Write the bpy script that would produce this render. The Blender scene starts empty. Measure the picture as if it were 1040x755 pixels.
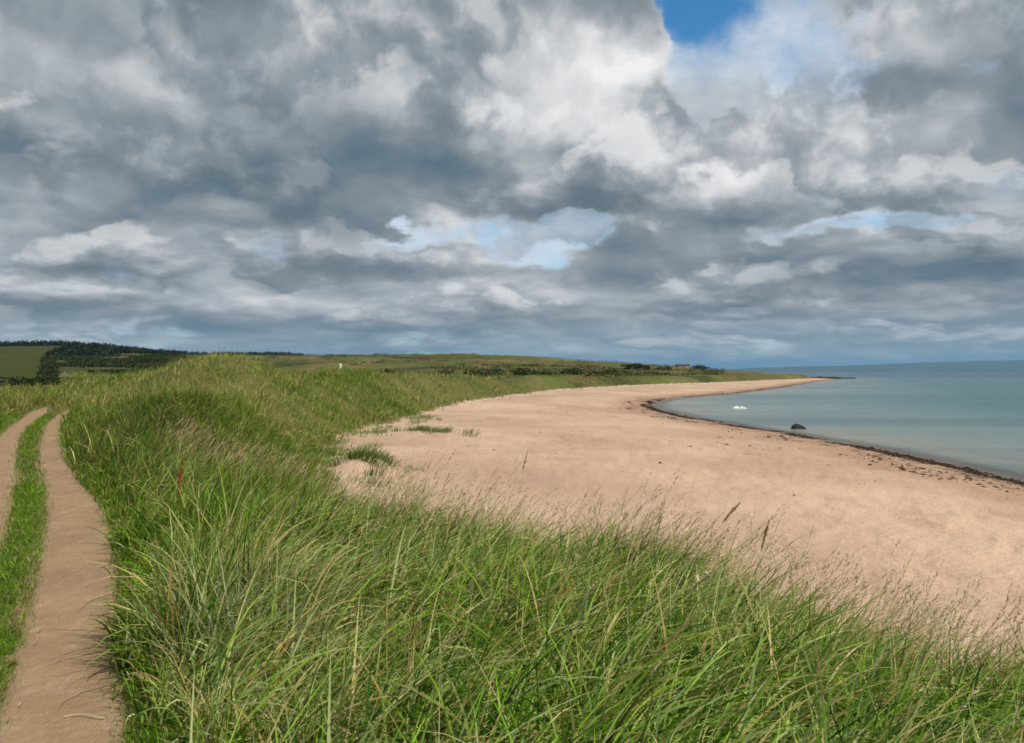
import bpy, math
import numpy as np

SUN_TO = np.array([0.62, -0.42, 0.80]); SUN_TO /= np.linalg.norm(SUN_TO)

class NT:
    """small helper that strings shader nodes together"""
    def __init__(self, tree):
        self.t = tree; tree.nodes.clear()
    def n(self, kind, ins=None, **props):
        nd = self.t.nodes.new(kind)
        for k, v in props.items(): setattr(nd, k, v)
        for k, v in (ins or {}).items():
            s = nd.inputs[k]
            if isinstance(v, bpy.types.NodeSocket): self.t.links.new(v, s)
            else: s.default_value = v
        return nd
    def m(self, op, a, b=0.0, c=0.0, clamp=False):
        return self.n('ShaderNodeMath', {0: a, 1: b, 2: c}, operation=op, use_clamp=clamp).outputs[0]
    def vm(self, op, a, b=(0, 0, 0), c=(0, 0, 0)):
        nd = self.n('ShaderNodeVectorMath', {0: a, 1: b, 2: c}, operation=op)
        return nd.outputs['Value'] if op in ('LENGTH', 'DOT_PRODUCT', 'DISTANCE') else nd.outputs[0]
    def xyz(self, x, y, z): return self.n('ShaderNodeCombineXYZ', {0: x, 1: y, 2: z}).outputs[0]
    def sep(self, v): return self.n('ShaderNodeSeparateXYZ', {0: v}).outputs
    def noise(self, vec, scale, detail=4.0, rough=0.5, dist=0.0, color=False, lac=2.0, dims='3D'):
        nd = self.n('ShaderNodeTexNoise', {'Vector': vec, 'Scale': scale, 'Detail': detail, 'Roughness': rough, 'Distortion': dist, 'Lacunarity': lac}, noise_dimensions=dims)
        return nd.outputs['Color' if color else 'Fac']
    def smooth(self, v, lo, hi, a=0.0, b=1.0):
        return self.n('ShaderNodeMapRange', {'Value': v, 'From Min': lo, 'From Max': hi, 'To Min': a, 'To Max': b}, interpolation_type='SMOOTHSTEP').outputs[0]
    def lin(self, v, lo, hi, a=0.0, b=1.0):
        return self.n('ShaderNodeMapRange', {'Value': v, 'From Min': lo, 'From Max': hi, 'To Min': a, 'To Max': b}).outputs[0]
    def mix(self, f, a, b):
        nd = self.t.nodes.new('ShaderNodeMix'); nd.data_type = 'RGBA'
        for i, v in ((0, f), (6, a), (7, b)):
            if isinstance(v, bpy.types.NodeSocket): self.t.links.new(v, nd.inputs[i])
            else: nd.inputs[i].default_value = v if i == 0 else (*v[:3], 1.0)
        return nd.outputs[2]
    def ramp(self, f, stops):
        nd = self.n('ShaderNodeValToRGB', {0: f}); e = nd.color_ramp.elements
        while len(e) > 1: e.remove(e[0])
        e[0].position = stops[0][0]; e[0].color = (*stops[0][1], 1)
        for p, c in stops[1:]:
            k = e.new(p); k.color = (*c, 1)
        return nd.outputs[0]
    def link(self, a, b): self.t.links.new(a, b)

# cloud masses and gaps: azimuth deg, tangent of elevation, half width deg, half height, amount
COVER = [(12.5, 0.415, 2.3, 0.045, -1.3), (17.6, 0.314, 8.0, 0.052, -1.05), (15.5, 0.375, 4.5, 0.04, -0.8), (1.5, 0.153, 9.0, 0.026, -0.95), (-8.3, 0.146, 3.4, 0.013, -0.9), (20.4, 0.161, 6.0, 0.016, -1.1), (11.3, 0.312, 3.2, 0.067, -0.35), (-13.7, 0.309, 21.0, 0.167, 0.35), (7.0, 0.349, 5.7, 0.078, 0.35), (-6.3, 0.205, 14.0, 0.056, 0.4), (25.5, 0.317, 8.3, 0.067, 0.35), (18.4, 0.217, 14.0, 0.053, 0.35), (7.6, 0.13, 2.7, 0.024, 0.45), (15.5, 0.15, 3.8, 0.027, 0.45), (-13.7, 0.082, 25.5, 0.056, 0.15), (8.2, 0.084, 19.1, 0.044, 0.15), (7.6, 0.205, 5.7, 0.039, 0.2), (-29.5, 0.135, 4.0, 0.04, 0.5), (24, 0.10, 9, 0.03, 0.25)]
GLOW = [(2.9, 0.295, 4.8, 0.072, 0.34), (9.2, 0.345, 3.2, 0.05, 0.3), (9.4, 0.222, 5.5, 0.036, 0.3), (0.0, 0.329, 5.7, 0.044, 0.1), (-11.3, 0.328, 7.0, 0.061, 0.1), (-27.1, 0.327, 5.7, 0.044, 0.08), (-17.9, 0.18, 3.8, 0.018, 0.14), (-24.0, 0.143, 10.2, 0.02, 0.12), (-13.7, 0.082, 21.0, 0.022, 0.12), (24.5, 0.35, 7.0, 0.044, 0.1), (2.5, 0.101, 9.5, 0.022, 0.12), (26.1, 0.226, 6.4, 0.044, 0.05), (20.1, 0.22, 9.5, 0.033, 0.05), (11.3, 0.039, 15.9, 0.016, 0.1), (-2.5, 0.151, 3.8, 0.024, 0.2), (-27.1, 0.031, 7.6, 0.011, 0.12), (-6.3, 0.205, 12.1, 0.053, -0.26), (-22.3, 0.217, 12.7, 0.061, -0.17), (-8.2, 0.26, 7.0, 0.044, -0.1), (6.3, 0.2, 4.5, 0.031, -0.14), (28.1, 0.275, 5.7, 0.056, -0.12), (26.1, 0.31, 3.8, 0.039, -0.03), (19, 0.22, 9, 0.035, 0.07), (-22, 0.33, 12, 0.07, 0.05), (11.3, 0.186, 10.8, 0.022, -0.16), (7.6, 0.119, 2.5, 0.018, -0.14), (15.8, 0.139, 3.8, 0.018, -0.14), (28.6, 0.096, 5.7, 0.02, -0.2), (17.3, 0.091, 7.6, 0.011, -0.1), (-19.6, 0.113, 14.0, 0.016, -0.12), (2.5, 0.06, 15.3, 0.011, -0.12), (-13.7, 0.05, 15.3, 0.01, -0.1), (22.9, 0.042, 15.3, 0.01, -0.08), (25.5, 0.012, 14.0, 0.008, -0.12)]
SKY_STRENGTH = 0.1

def make_sky():
    w = bpy.data.worlds.new('World'); bpy.context.scene.world = w; w.use_nodes = True
    w.cycles.sampling_method = 'MANUAL'; w.cycles.sample_map_resolution = 512
    N = NT(w.node_tree)
    gen = N.n('ShaderNodeTexCoord').outputs['Generated']
    x, y, z = N.sep(gen)[:3]
    hyp = N.m('SQRT', N.m('ADD', N.m('MULTIPLY', x, x), N.m('ADD', N.m('MULTIPLY', y, y), 1e-5)))
    v = N.m('MINIMUM', N.m('MAXIMUM', N.m('DIVIDE', z, hyp), 0.0), 1.6)
    az = N.m('ARCTAN2', x, y)
    c = 0.075
    vc = N.m('ADD', v, c)
    # layers of cloud: lumps overhead, flattening into bands towards the horizon
    q = N.xyz(N.m('MULTIPLY', az, 2.7), N.m('MULTIPLY', N.m('LOGARITHM', N.m('ADD', v, 0.05), math.e), 1.02), 0.0)
    warp = N.vm('SUBTRACT', N.noise(N.vm('ADD', q, (3.1, 7.7, 0)), 2.6, 6, 0.55, color=True, dims='2D'), (0.5, 0.5, 0.5))
    ws = N.n('ShaderNodeVectorMath', {0: N.vm('MULTIPLY', warp, (0.10, 0.42, 0.0)), 'Scale': 1.0}, operation='SCALE').outputs[0]
    wx, wy = N.sep(ws)[:2]
    p = N.vm('ADD', N.xyz(az, v, 0.0), N.xyz(N.m('MULTIPLY', wx, 1.6), N.m('MULTIPLY', wy, vc), 0.0))
    def blobs(lst):
        tot = None
        for (a, e, ra, re, amp) in lst:
            ia, ie = 1 / math.radians(ra), 1 / re
            d = N.vm('LENGTH', N.vm('MULTIPLY_ADD', p, (ia, ie, 0), (-math.radians(a) * ia, -e * ie, 0)))
            f = N.smooth(d, 0.25, 1.65, amp, 0.0)
            tot = f if tot is None else N.m('ADD', tot, f)
        return tot
    cover = blobs(COVER); glow = blobs([(a, e, ra, re, g if g > 0 else g * .72) for a, e, ra, re, g in GLOW])
    qw = N.vm('MULTIPLY_ADD', warp, (0.22, 0.22, 0), q)
    n1 = N.noise(qw, 1.9, 7, 0.5, dims='2D')
    n1u = N.noise(N.vm('ADD', qw, (0.025, 0.12, 0)), 1.9, 7, 0.5, dims='2D')
    def puff(off):
        nd = N.n('ShaderNodeTexVoronoi', {'Vector': N.vm('ADD', qv, off), 'Scale': 2.9, 'Detail': 3.0, 'Roughness': 0.45, 'Lacunarity': 2.1}, feature='F1', voronoi_dimensions='2D', normalize=True)
        d = nd.outputs['Distance']; return N.m('SUBTRACT', 1.0, N.m('MULTIPLY', d, N.m('ADD', d, 0.45)))
    qv = N.vm('MULTIPLY_ADD', warp, (0.12, 0.12, 0), N.vm('MULTIPLY', q, (1.0, 1.25, 1.0)))
    pf = puff((0, 0, 0)); pfu = puff((0.02, 0.075, 0))
    n2 = N.noise(N.vm('ADD', qw, (11.3, 4.1, 0)), 6.5, 5, 0.5, dims='2D')
    n2u = N.noise(N.vm('ADD', qw, (11.32, 4.145, 0)), 6.5, 5, 0.5, dims='2D')
    D = N.m('ADD', N.m('ADD', cover, 0.74), N.m('MULTIPLY', N.m('SUBTRACT', n1, 0.5), 1.9))
    D = N.m('ADD', D, N.m('MULTIPLY', N.m('SUBTRACT', n2, 0.5), 0.45))
    D = N.m('ADD', D, N.m('MULTIPLY', N.m('SUBTRACT', pf, 0.68), 1.1))
    alpha = N.smooth(D, 0.08, 0.66)
    relief = N.m('ADD', N.m('MULTIPLY', N.m('SUBTRACT', n1, n1u), 0.8), N.m('MULTIPLY', N.m('SUBTRACT', n2, n2u), 0.12))
    relief = N.m('ADD', relief, N.m('MULTIPLY', N.m('SUBTRACT', pf, pfu), 0.42))
    thin = N.smooth(D, 0.3, 0.95, 0.14, 0.0)
    br = N.m('ADD', N.m('ADD', N.m('ADD', glow, 0.46), relief), thin)
    br = N.m('ADD', br, N.m('MULTIPLY', N.m('SUBTRACT', n1, 0.5), 0.16))
    k = 1.0 / SKY_STRENGTH
    def K(r, g, b): return (r * k, g * k, b * k)
    cloud = N.ramp(br, [(0.0, (0.072, 0.118, 0.155)), (0.22, (0.116, 0.162, 0.198)), (0.45, (0.218, 0.250, 0.276)), (0.62, (0.350, 0.378, 0.402)), (0.95, (0.74, 0.73, 0.735))])
    # broken cumulus in front: crisp lumps, lit from above and the right, slate underneath
    q3 = N.vm('ADD', N.vm('MULTIPLY_ADD', warp, (0.14, 0.14, 0), q), (5.3, 2.9, 0))
    def lump(off):
        o = N.vm('ADD', q3, off)
        vo = N.n('ShaderNodeTexVoronoi', {'Vector': o, 'Scale': 4.3, 'Detail': 3.0, 'Roughness': 0.55, 'Lacunarity': 2.2}, feature='F1', voronoi_dimensions='2D', normalize=True).outputs['Distance']
        return N.m('ADD', N.noise(o, 2.1, 7, 0.52, dims='2D'), N.m('MULTIPLY', N.m('SUBTRACT', 0.45, vo), 0.32))
    d0 = lump((0, 0, 0)); d1 = lump((0.035, 0.13, 0))
    a2 = N.m('MULTIPLY', N.smooth(d0, 0.515, 0.60), N.smooth(cover, -0.75, 0.0, 0.6, 0.72))
    lit = N.m('ADD', N.lin(N.m('SUBTRACT', d0, d1), -0.12, 0.16, 0.02, 0.80), N.m('MULTIPLY', glow, 1.35))
    c2 = N.ramp(lit, [(0.0, (0.10, 0.14, 0.165)), (0.35, (0.178, 0.214, 0.243)), (0.62, (0.318, 0.346, 0.370)), (1.0, (0.66, 0.663, 0.67))])
    cloud = N.mix(a2, cloud, c2)
    alpha = N.m('MAXIMUM', alpha, N.m('MULTIPLY', a2, N.smooth(v, 0.30, 0.36, 1.0, 0.0)))
    # the last few degrees: blue air in front of the far banks
    far = N.smooth(v, 0.0, 0.085, 0.58, 0.0)
    cloud = N.mix(far, cloud, (0.185, 0.30, 0.375))
    cloud = N.vm('MULTIPLY', cloud, (k, k, k))
    sky = N.n('ShaderNodeTexSky', sky_type='NISHITA', sun_disc=False)
    sky.sun_elevation = math.asin(SUN_TO[2]); sky.sun_rotation = math.atan2(SUN_TO[0], SUN_TO[1])
    sky.air_density = 1.0; sky.dust_density = 0.0; sky.ozone_density = 4.0
    veil_n = N.noise(N.vm('MULTIPLY', q, (0.8, 1.3, 1)), 1.4, 7, 0.6, dims='2D')
    hole = N.vm('LENGTH', N.vm('MULTIPLY_ADD', p, (1 / math.radians(2.9), 1 / 0.05, 0), (-12.4 / 2.9, -0.42 / 0.05, 0)))
    veil = N.m('MULTIPLY', N.m('MULTIPLY', N.smooth(veil_n, 0.28, 0.6, 0.35, 1.0), N.smooth(hole, 0.6, 1.7)), N.smooth(v, 0.17, 0.25, 0.80, 1.0))
    veilc = N.vm('MULTIPLY', N.mix(veil_n, (0.50, 0.57, 0.63), (0.66, 0.68, 0.71)), (k, k, k))
    col = N.mix(alpha, N.mix(veil, N.vm('MULTIPLY', sky.outputs[0], (0.42, 0.92, 1.08)), veilc), cloud)
    bg = N.n('ShaderNodeBackground', {'Color': col, 'Strength': SKY_STRENGTH})
    out = N.n('ShaderNodeOutputWorld', {'Surface': bg.outputs[0]})

make_sky()

# ------------------------------------------------------------------ numbers
rng = np.random.default_rng(11)
EYE = 1.75                      # eye height above the track
SEA = -3.25                     # sea level below the track

def hash2(ix, iy, seed):
    h = (ix.astype(np.int64) * 374761393 + iy.astype(np.int64) * 668265263 + seed * 974634777) & 0xffffffff
    h = ((h ^ (h >> 13)) * 1274126177) & 0xffffffff
    return ((h ^ (h >> 16)) & 0xffffff) / float(0xffffff)
def vnoise(x, y, s, seed=0):
    x = np.asarray(x, float) / s; y = np.asarray(y, float) / s
    ix = np.floor(x); iy = np.floor(y); fx = x - ix; fy = y - iy
    fx = fx * fx * fx * (fx * (fx * 6 - 15) + 10); fy = fy * fy * fy * (fy * (fy * 6 - 15) + 10)
    a = hash2(ix, iy, seed); b = hash2(ix + 1, iy, seed); c = hash2(ix, iy + 1, seed); d = hash2(ix + 1, iy + 1, seed)
    return (a + (b - a) * fx) * (1 - fy) + (c + (d - c) * fx) * fy
def fbm(x, y, s, seed=0, octv=4, gain=0.5):
    t = 0; amp = 1; n = 0
    for k in range(octv):
        t = t + amp * vnoise(x + 17.3 * k, y - 9.1 * k, s, seed + k); n += amp; amp *= gain; s *= 0.5
    return t / n                # 0..1
def sstep(t): t = np.clip(t, 0, 1); return t * t * (3 - 2 * t)
def dist_line(x, y, pts):
    """signed distance to an open polyline, positive on its left-hand side; also the running length at the nearest point"""
    x = np.asarray(x, float); y = np.asarray(y, float)
    best = np.full(x.shape, 1e18); sign = np.ones(x.shape); run = np.zeros(x.shape); acc = 0.0
    P = np.array(pts, float)
    for (ax, ay), (bx, by) in zip(P[:-1], P[1:]):
        ex, ey = bx - ax, by - ay; L2 = ex * ex + ey * ey
        t = np.clip(((x - ax) * ex + (y - ay) * ey) / L2, 0, 1)
        dx, dy = x - ax - t * ex, y - ay - t * ey
        d2 = dx * dx + dy * dy; cr = ex * (y - ay) - ey * (x - ax)
        m = d2 < best - 1e-9
        best = np.where(m, d2, best); sign = np.where(m, np.where(cr >= 0, 1, -1), sign)
        run = np.where(m, acc + t * math.sqrt(L2), run); acc += math.sqrt(L2)
    return np.sqrt(best) * sign, run
def smooth_line(pts, it=2):
    P = np.array(pts, float)
    for _ in range(it):
        Q = [P[0]]
        for a, b in zip(P[:-1], P[1:]): Q += [a * .75 + b * .25, a * .25 + b * .75]
        Q.append(P[-1]); P = np.array(Q)
    return P

WATERLINE = smooth_line([(30, -40), (26, 0), (24, 25), (23.4, 40.5), (23.9, 50), (23.6, 64), (21.3, 83), (19.3, 102), (20, 130), (27, 161), (41, 187), (63, 232), (96, 310), (160, 470), (236, 640), (262, 720), (240, 860), (150, 1000), (60, 1300), (0, 1900), (-100, 5000), (-100, 12000)], 2)
DUNEFOOT = smooth_line([(30, -40), (17, -6), (12, 2), (8.5, 6), (6, 9), (2, 12.5), (-2, 17), (-4.5, 22), (-5.5, 27), (-7.5, 38), (-9, 52), (-9.2, 67), (-8.5, 85), (-6.2, 112), (0, 150), (8, 190), (20, 218), (35, 263), (66, 311), (94, 370), (130, 450), (188, 560), (225, 660), (230, 720), (200, 860), (130, 1000), (40, 1300), (-20, 1900), (-130, 5000), (-130, 12000)], 2)
TRACK_A = smooth_line([(-1.1, -6), (-1.35, 0), (-1.75, 2.8), (-2.15, 4.17), (-2.49, 4.87), (-2.8, 5.56), (-3.25, 6.53), (-4.21, 8.6), (-5.05, 10.29), (-6.38, 12.79), (-7.83, 15.28), (-9.86, 18.95), (-12.05, 23.13), (-15.36, 29.66), (-17.81, 34.92), (-19.33, 38.32), (-22.0, 44.5)], 2)
TRACK_B = smooth_line([(-2.5, -6), (-2.75, 0), (-3.58, 4.17), (-4.36, 6.48), (-5.28, 8.6), (-6.54, 11.01), (-7.49, 12.79), (-8.84, 15.28), (-10.9, 18.95), (-13.18, 23.13), (-14.78, 26.21), (-16.46, 29.66), (-17.59, 32.08), (-19.69, 36.54), (-21.46, 40.28), (-23.6, 45)], 2)
half_a = lambda y: np.interp(y, [-6, 4.2, 4.9, 6.5, 8.6, 10.3, 12.8, 15.3, 19, 30, 35, 38.5, 44], [.36, .336, .32, .325, .344, .36, .32, .255, .255, .26, .233, .20, .12])
half_b = lambda y: np.interp(y, [-6, 4.2, 6.5, 8.6, 12.8, 15.3, 19, 23, 30, 36, 40, 45], [.36, .35, .32, .29, .28, .27, .25, .28, .28, .32, .30, .12])

def foot_dist(x, y): return dist_line(x, y, DUNEFOOT)[0]
def bump_at(x, y, cx, cy, rx, ry, rot=0.0):
    c, s = math.cos(rot), math.sin(rot); dx, dy = x - cx, y - cy
    u = (dx * c + dy * s) / rx; w = (-dx * s + dy * c) / ry
    return np.exp(-(u * u + w * w))
def beach_z(x, y):
    s = dist_line(x, y, WATERLINE)[0]
    s = s + (fbm(x, y, 9, 5, 2) - .5) * 1.3
    up = 1.0 * (1 - np.exp(-np.maximum(s, 0) / 13.0)) + 0.004 * np.minimum(np.maximum(s, 0), 60)
    z = SEA + np.where(s > 0, up, 0.06 * np.maximum(s, -60))
    far = np.hypot(x, y)
    z = z + (fbm(x, y, 2.2, 21, 3) - .5) * 0.16 * np.clip(s / 6, 0, 1)
    z = z + (fbm(x, y, 0.45, 27, 2) - .5) * 0.10 * np.clip(s / 6, 0, 1) * (far < 60)
    return z
def land_z(x, y):
    r = np.hypot(x, y)
    z = np.zeros_like(x)
    # low dunes beyond the end of the track
    z += 2.3 * bump_at(x, y, -19.3, 57.5, 4.0, 5.0, 0.1)
    z += 0.45 * bump_at(x, y, -17.0, 54.5, 1.6, 3.0)
    z += 1.1 * bump_at(x, y, -25.0, 59.5, 4.6, 5.0)
    z -= 0.35 * bump_at(x, y, -36, 60, 8, 14)
    z += 0.72 * bump_at(x, y, -8.6, 29, 4.0, 7.0, 0.35)
    z -= 0.30 * bump_at(x, y, -15, 43, 7.0, 5.0)
    z += 0.5 * bump_at(x, y, -6.6, 18.5, 1.9, 4.5, 0.45)
    z += 0.35 * bump_at(x, y, -10.6, 26, 1.6, 5, 0.45)
    z += 0.55 * bump_at(x, y, -19.5, 31, 1.8, 5, 0.45)
    # rim of the dunes along the bay
    d, run = dist_line(x, y, DUNEFOOT)
    rim = np.exp(-((d - 7.5) / 5.0) ** 2) * sstep((run - 95) / 25) * (1 - sstep((run - 250) / 60))
    z += rim * (0.55 + 1.1 * vnoise(run, run * 0, 26, 3))
    # gentle rise of the links behind, up to rough ground half a mile off
    t = sstep((y - 70) / 900)
    z += t * 16 * sstep((d - 20) / 260)
    z += sstep((y - 150) / 300) * 2.4 * sstep(d / 60)
    # hillside far off to the left
    z += 22 * sstep((y - 620) / 900) * (1 - sstep((x / np.maximum(y, 1) + 0.52) / 0.15)) + 7 * bump_at(x, y, -470, 1450, 190, 350)
    # hollows and hummocks
    z += (fbm(x, y, 4.2, 31, 3) - .5) * (0.42 + .4 * sstep((r - 24) / 20)) * sstep((r - 9) / 15)
    z += (fbm(x, y, 17, 41, 3) - .5) * 1.2 * sstep((r - 40) / 60)
    z += (fbm(x, y, 90, 51, 3) - .5) * 5.0 * sstep((r - 200) / 300) * sstep(d / 120)
    z += (fbm(x, y, 1.3, 61, 2) - .5) * 0.12
    # the ground leans towards the sea before the edge
    z -= 0.62 * sstep((6.5 - d) / 6.5) * (r < 22) + 0.42 * sstep((x - .7) / 2.2) * (r < 22)
    # the track is worn flat and a little hollow
    dt = np.minimum(np.abs(dist_line(x, y, TRACK_A)[0]), np.abs(dist_line(x, y, TRACK_B)[0]))
    flat = 1 - sstep((dt - 0.5) / 2.2)
    z = z * (1 - flat) + flat * 0.02 * 0
    z -= 0.045 * (1 - sstep((dt - 0.28) / 0.22))
    return z
def ground_z(x, y):
    x = np.asarray(x, float); y = np.asarray(y, float)
    d = foot_dist(x, y)
    d = d + (fbm(x, y, 3.0, 71, 3) - .5) * 1.6 + (fbm(x, y, 11, 75, 2) - .5) * 2.2 * (y > 15)
    r = np.hypot(x, y)
    wdt = 4.2 + 2.4 * sstep((y - 20) / 40)
    t = sstep(d / wdt)
    b = beach_z(x, y); l = land_z(x, y)
    z = b + (l - b) * t
    # little drift that carries marram at the back of the beach
    z += 0.75 * bump_at(x, y, -5.7, 34, 1.3, 1.9) + 0.4 * bump_at(x, y, -7.2, 37, 1.2, 2.5) + 0.25 * bump_at(x, y, -5.7, 56, 2.6, 2.2)
    return z
def edge_d(x, y):               # same wandering edge the ground uses
    d = foot_dist(x, y)
    return d + (fbm(x, y, 3.0, 71, 3) - .5) * 1.6 + (fbm(x, y, 11, 75, 2) - .5) * 2.2 * (y > 15)

def track_dist(x, y):
    return np.minimum(np.abs(dist_line(x, y, TRACK_A)[0]) - half_a(y), np.abs(dist_line(x, y, TRACK_B)[0]) - half_b(y))

# ------------------------------------------------------------------ helpers
SC = bpy.context.scene; COL = SC.collection
def tag(o, label=None, cat=None, group=None, kind=None):
    if label: o['label'] = label
    if cat: o['category'] = cat
    if group: o['group'] = group
    if kind: o['kind'] = kind
    return o
def link(name, me, mat=None, parent=None):
    o = bpy.data.objects.new(name, me); COL.objects.link(o)
    if mat: me.materials.append(mat)
    if parent: o.parent = parent
    return o
def empty(name, loc, rz=0.0):
    o = bpy.data.objects.new(name, None); COL.objects.link(o); o.location = loc; o.rotation_euler = (0, 0, rz); o.empty_display_size = .2
    return o
def mesh_np(name, V, F_counts, F_idx, col=None, smooth=True, attrs=None):
    me = bpy.data.meshes.new(name)
    V = np.ascontiguousarray(V, np.float32); F_counts = np.asarray(F_counts, np.int32); F_idx = np.ascontiguousarray(F_idx, np.int32)
    me.vertices.add(len(V)); me.vertices.foreach_set('co', V.ravel())
    me.loops.add(len(F_idx)); me.loops.foreach_set('vertex_index', F_idx)
    me.polygons.add(len(F_counts))
    st = np.zeros(len(F_counts), np.int32); st[1:] = np.cumsum(F_counts)[:-1]
    me.polygons.foreach_set('loop_start', st)
    me.polygons.foreach_set('use_smooth', np.full(len(F_counts), smooth))
    if col is not None:
        a = me.attributes.new('tint', 'FLOAT_COLOR', 'POINT')
        a.data.foreach_set('color', np.concatenate([col, np.ones((len(col), 1))], 1).astype(np.float32).ravel())
    for k, v in (attrs or {}).items():
        a = me.attributes.new(k, 'FLOAT', 'POINT'); a.data.foreach_set('value', np.asarray(v, np.float32))
    me.update(calc_edges=True); me.validate()
    return me
def grid_faces(nr, nc, wrap=False):
    i = np.arange(nr - 1)[:, None]; j = np.arange(nc - 1)[None, :]
    a = i * nc + j
    return np.stack([a, a + 1, a + nc + 1, a + nc], -1).reshape(-1, 4)

# ------------------------------------------------------------------ materials
def new_mat(name):
    m = bpy.data.materials.new(name); m.use_nodes = True
    return m, NT(m.node_tree)
def finish(N, sh, disp=None):
    o = N.n('ShaderNodeOutputMaterial', {'Surface': sh})
def pos(N): return N.n('ShaderNodeNewGeometry').outputs['Position']
def bsdf(N, col, rough=0.8, normal=None, spec=0.3, **kw):
    ins = {'Base Color': col if isinstance(col, bpy.types.NodeSocket) else (*col, 1), 'Roughness': rough, 'Specular IOR Level': spec}
    if normal is not None: ins['Normal'] = normal
    ins.update(kw)
    return N.n('ShaderNodeBsdfPrincipled', ins).outputs[0]
def bump(N, h, strength=0.5, dist=0.05):
    return N.n('ShaderNodeBump', {'Height': h, 'Strength': strength, 'Distance': dist}).outputs[0]

def mat_sand():
    m, N = new_mat('sand'); P = pos(N)
    s = N.n('ShaderNodeAttribute', attribute_name='shore').outputs['Fac']      # metres up the beach from the waterline
    big = N.noise(N.vm('MULTIPLY', P, (1, .6, 1)), 0.085, 6, 0.6); st = N.noise(N.vm('MULTIPLY', P, (0.5, 0.22, 1)), 1.1, 6, 0.65); fine = N.noise(P, 26, 3, 0.6)
    c = N.mix(N.smooth(big, .3, .7), SAND_A, SAND_B)
    c = N.mix(N.smooth(st, .48, .74, 0, .55), c, (0.29, 0.18, 0.105))
    c = N.mix(N.smooth(fine, .3, .75, 0.0, .22), c, (0.30, 0.20, 0.13))
    sw = N.m('ADD', s, N.m('MULTIPLY', N.m('SUBTRACT', N.noise(P, 0.35, 5, 0.6), .5), 3.5))
    c = N.mix(N.smooth(sw, 3.0, 9.0, 0.6, 0.0), c, (0.25, 0.145, 0.085))        # damp band
    wrack = N.smooth(N.noise(N.vm('MULTIPLY', P, (1, .5, 1)), 0.9, 6, 0.7), .44, .64)
    band = N.m('MULTIPLY', N.smooth(sw, 0.3, 1.6), N.smooth(sw, 2.6, 4.4, 1, 0))
    c = N.mix(N.m('MULTIPLY', N.m('MULTIPLY', wrack, band), .75), c, (0.055, 0.03, 0.018))
    wet = N.smooth(sw, 0.2, 2.4, 1, 0)
    c = N.mix(N.m('MULTIPLY', wet, .8), c, (0.10, 0.055, 0.032))
    mark = N.noise(P, 2.6, 5, 0.7); foot = N.noise(N.vm('MULTIPLY', P, (1, 1, .2)), 5.5, 3, .55)
    h = N.m('ADD', N.m('MULTIPLY', mark, .8), N.m('MULTIPLY', foot, .35))
    finish(N, bsdf(N, c, N.lin(wet, 0, 1, .9, .35), bump(N, h, .75, .17), .25)); return m

def mat_ground():
    m, N = new_mat('dune_turf'); P = pos(N)
    e = N.n('ShaderNodeAttribute', attribute_name='inland').outputs['Fac']
    a = N.noise(N.vm('MULTIPLY', P, (.5, 1, 1)), 0.09, 5, 0.6); b = N.noise(P, 0.9, 5, 0.65); f = N.noise(P, 9, 4, 0.65)
    patch = N.noise(N.vm('MULTIPLY', P, (1, .35, 1)), 0.022, 4, 0.6)
    c = N.mix(N.smooth(a, .36, .66), (0.105, 0.105, 0.028), (0.060, 0.075, 0.015))
    c = N.mix(N.smooth(b, .42, .72, 0, .7), c, (0.16, 0.13, 0.055))
    c = N.mix(N.smooth(f, .4, .7, 0, .6), c, (0.045, 0.05, 0.014))
    y = N.sep(P)[1]; farm = N.smooth(y, 90, 190)
    PS = N.vm('MULTIPLY', P, (1, .4, 1))
    d1 = N.mix(N.smooth(N.noise(PS, .035, 6, .65), .40, .60), (0.095, 0.070, 0.026), (0.062, 0.085, 0.014))
    d1 = N.mix(N.smooth(N.noise(PS, .02, 5, .6), .50, .62, 0, .8), d1, (0.13, 0.115, 0.045))
    d1 = N.mix(N.smooth(N.noise(N.vm('ADD', PS, (300, 90, 0)), .028, 7, .7), .50, .60, 0, .85), d1, (0.030, 0.036, 0.012))
    d1 = N.mix(N.smooth(N.noise(PS, .5, 5, .7), .45, .7, 0, .5), d1, (0.05, 0.052, 0.018))
    c = N.mix(farm, c, d1)
    tk = N.n('ShaderNodeAttribute', attribute_name='worn').outputs['Fac']
    c = N.mix(N.smooth(N.m('ADD', tk, N.m('MULTIPLY', N.m('SUBTRACT', f, .5), .3)), .0, .16, 1, 0), c, TRACK_C2)
    ed = N.m('ADD', e, N.m('MULTIPLY', N.m('SUBTRACT', N.noise(P, .9, 5, .65), .5), 2.2))
    c = N.mix(N.smooth(ed, .2, 1.3, 1, 0), c, SAND_A)
    finish(N, bsdf(N, c, .95, bump(N, N.m('ADD', b, N.m('MULTIPLY', f, .4)), .8, .25), .1)); return m

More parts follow.
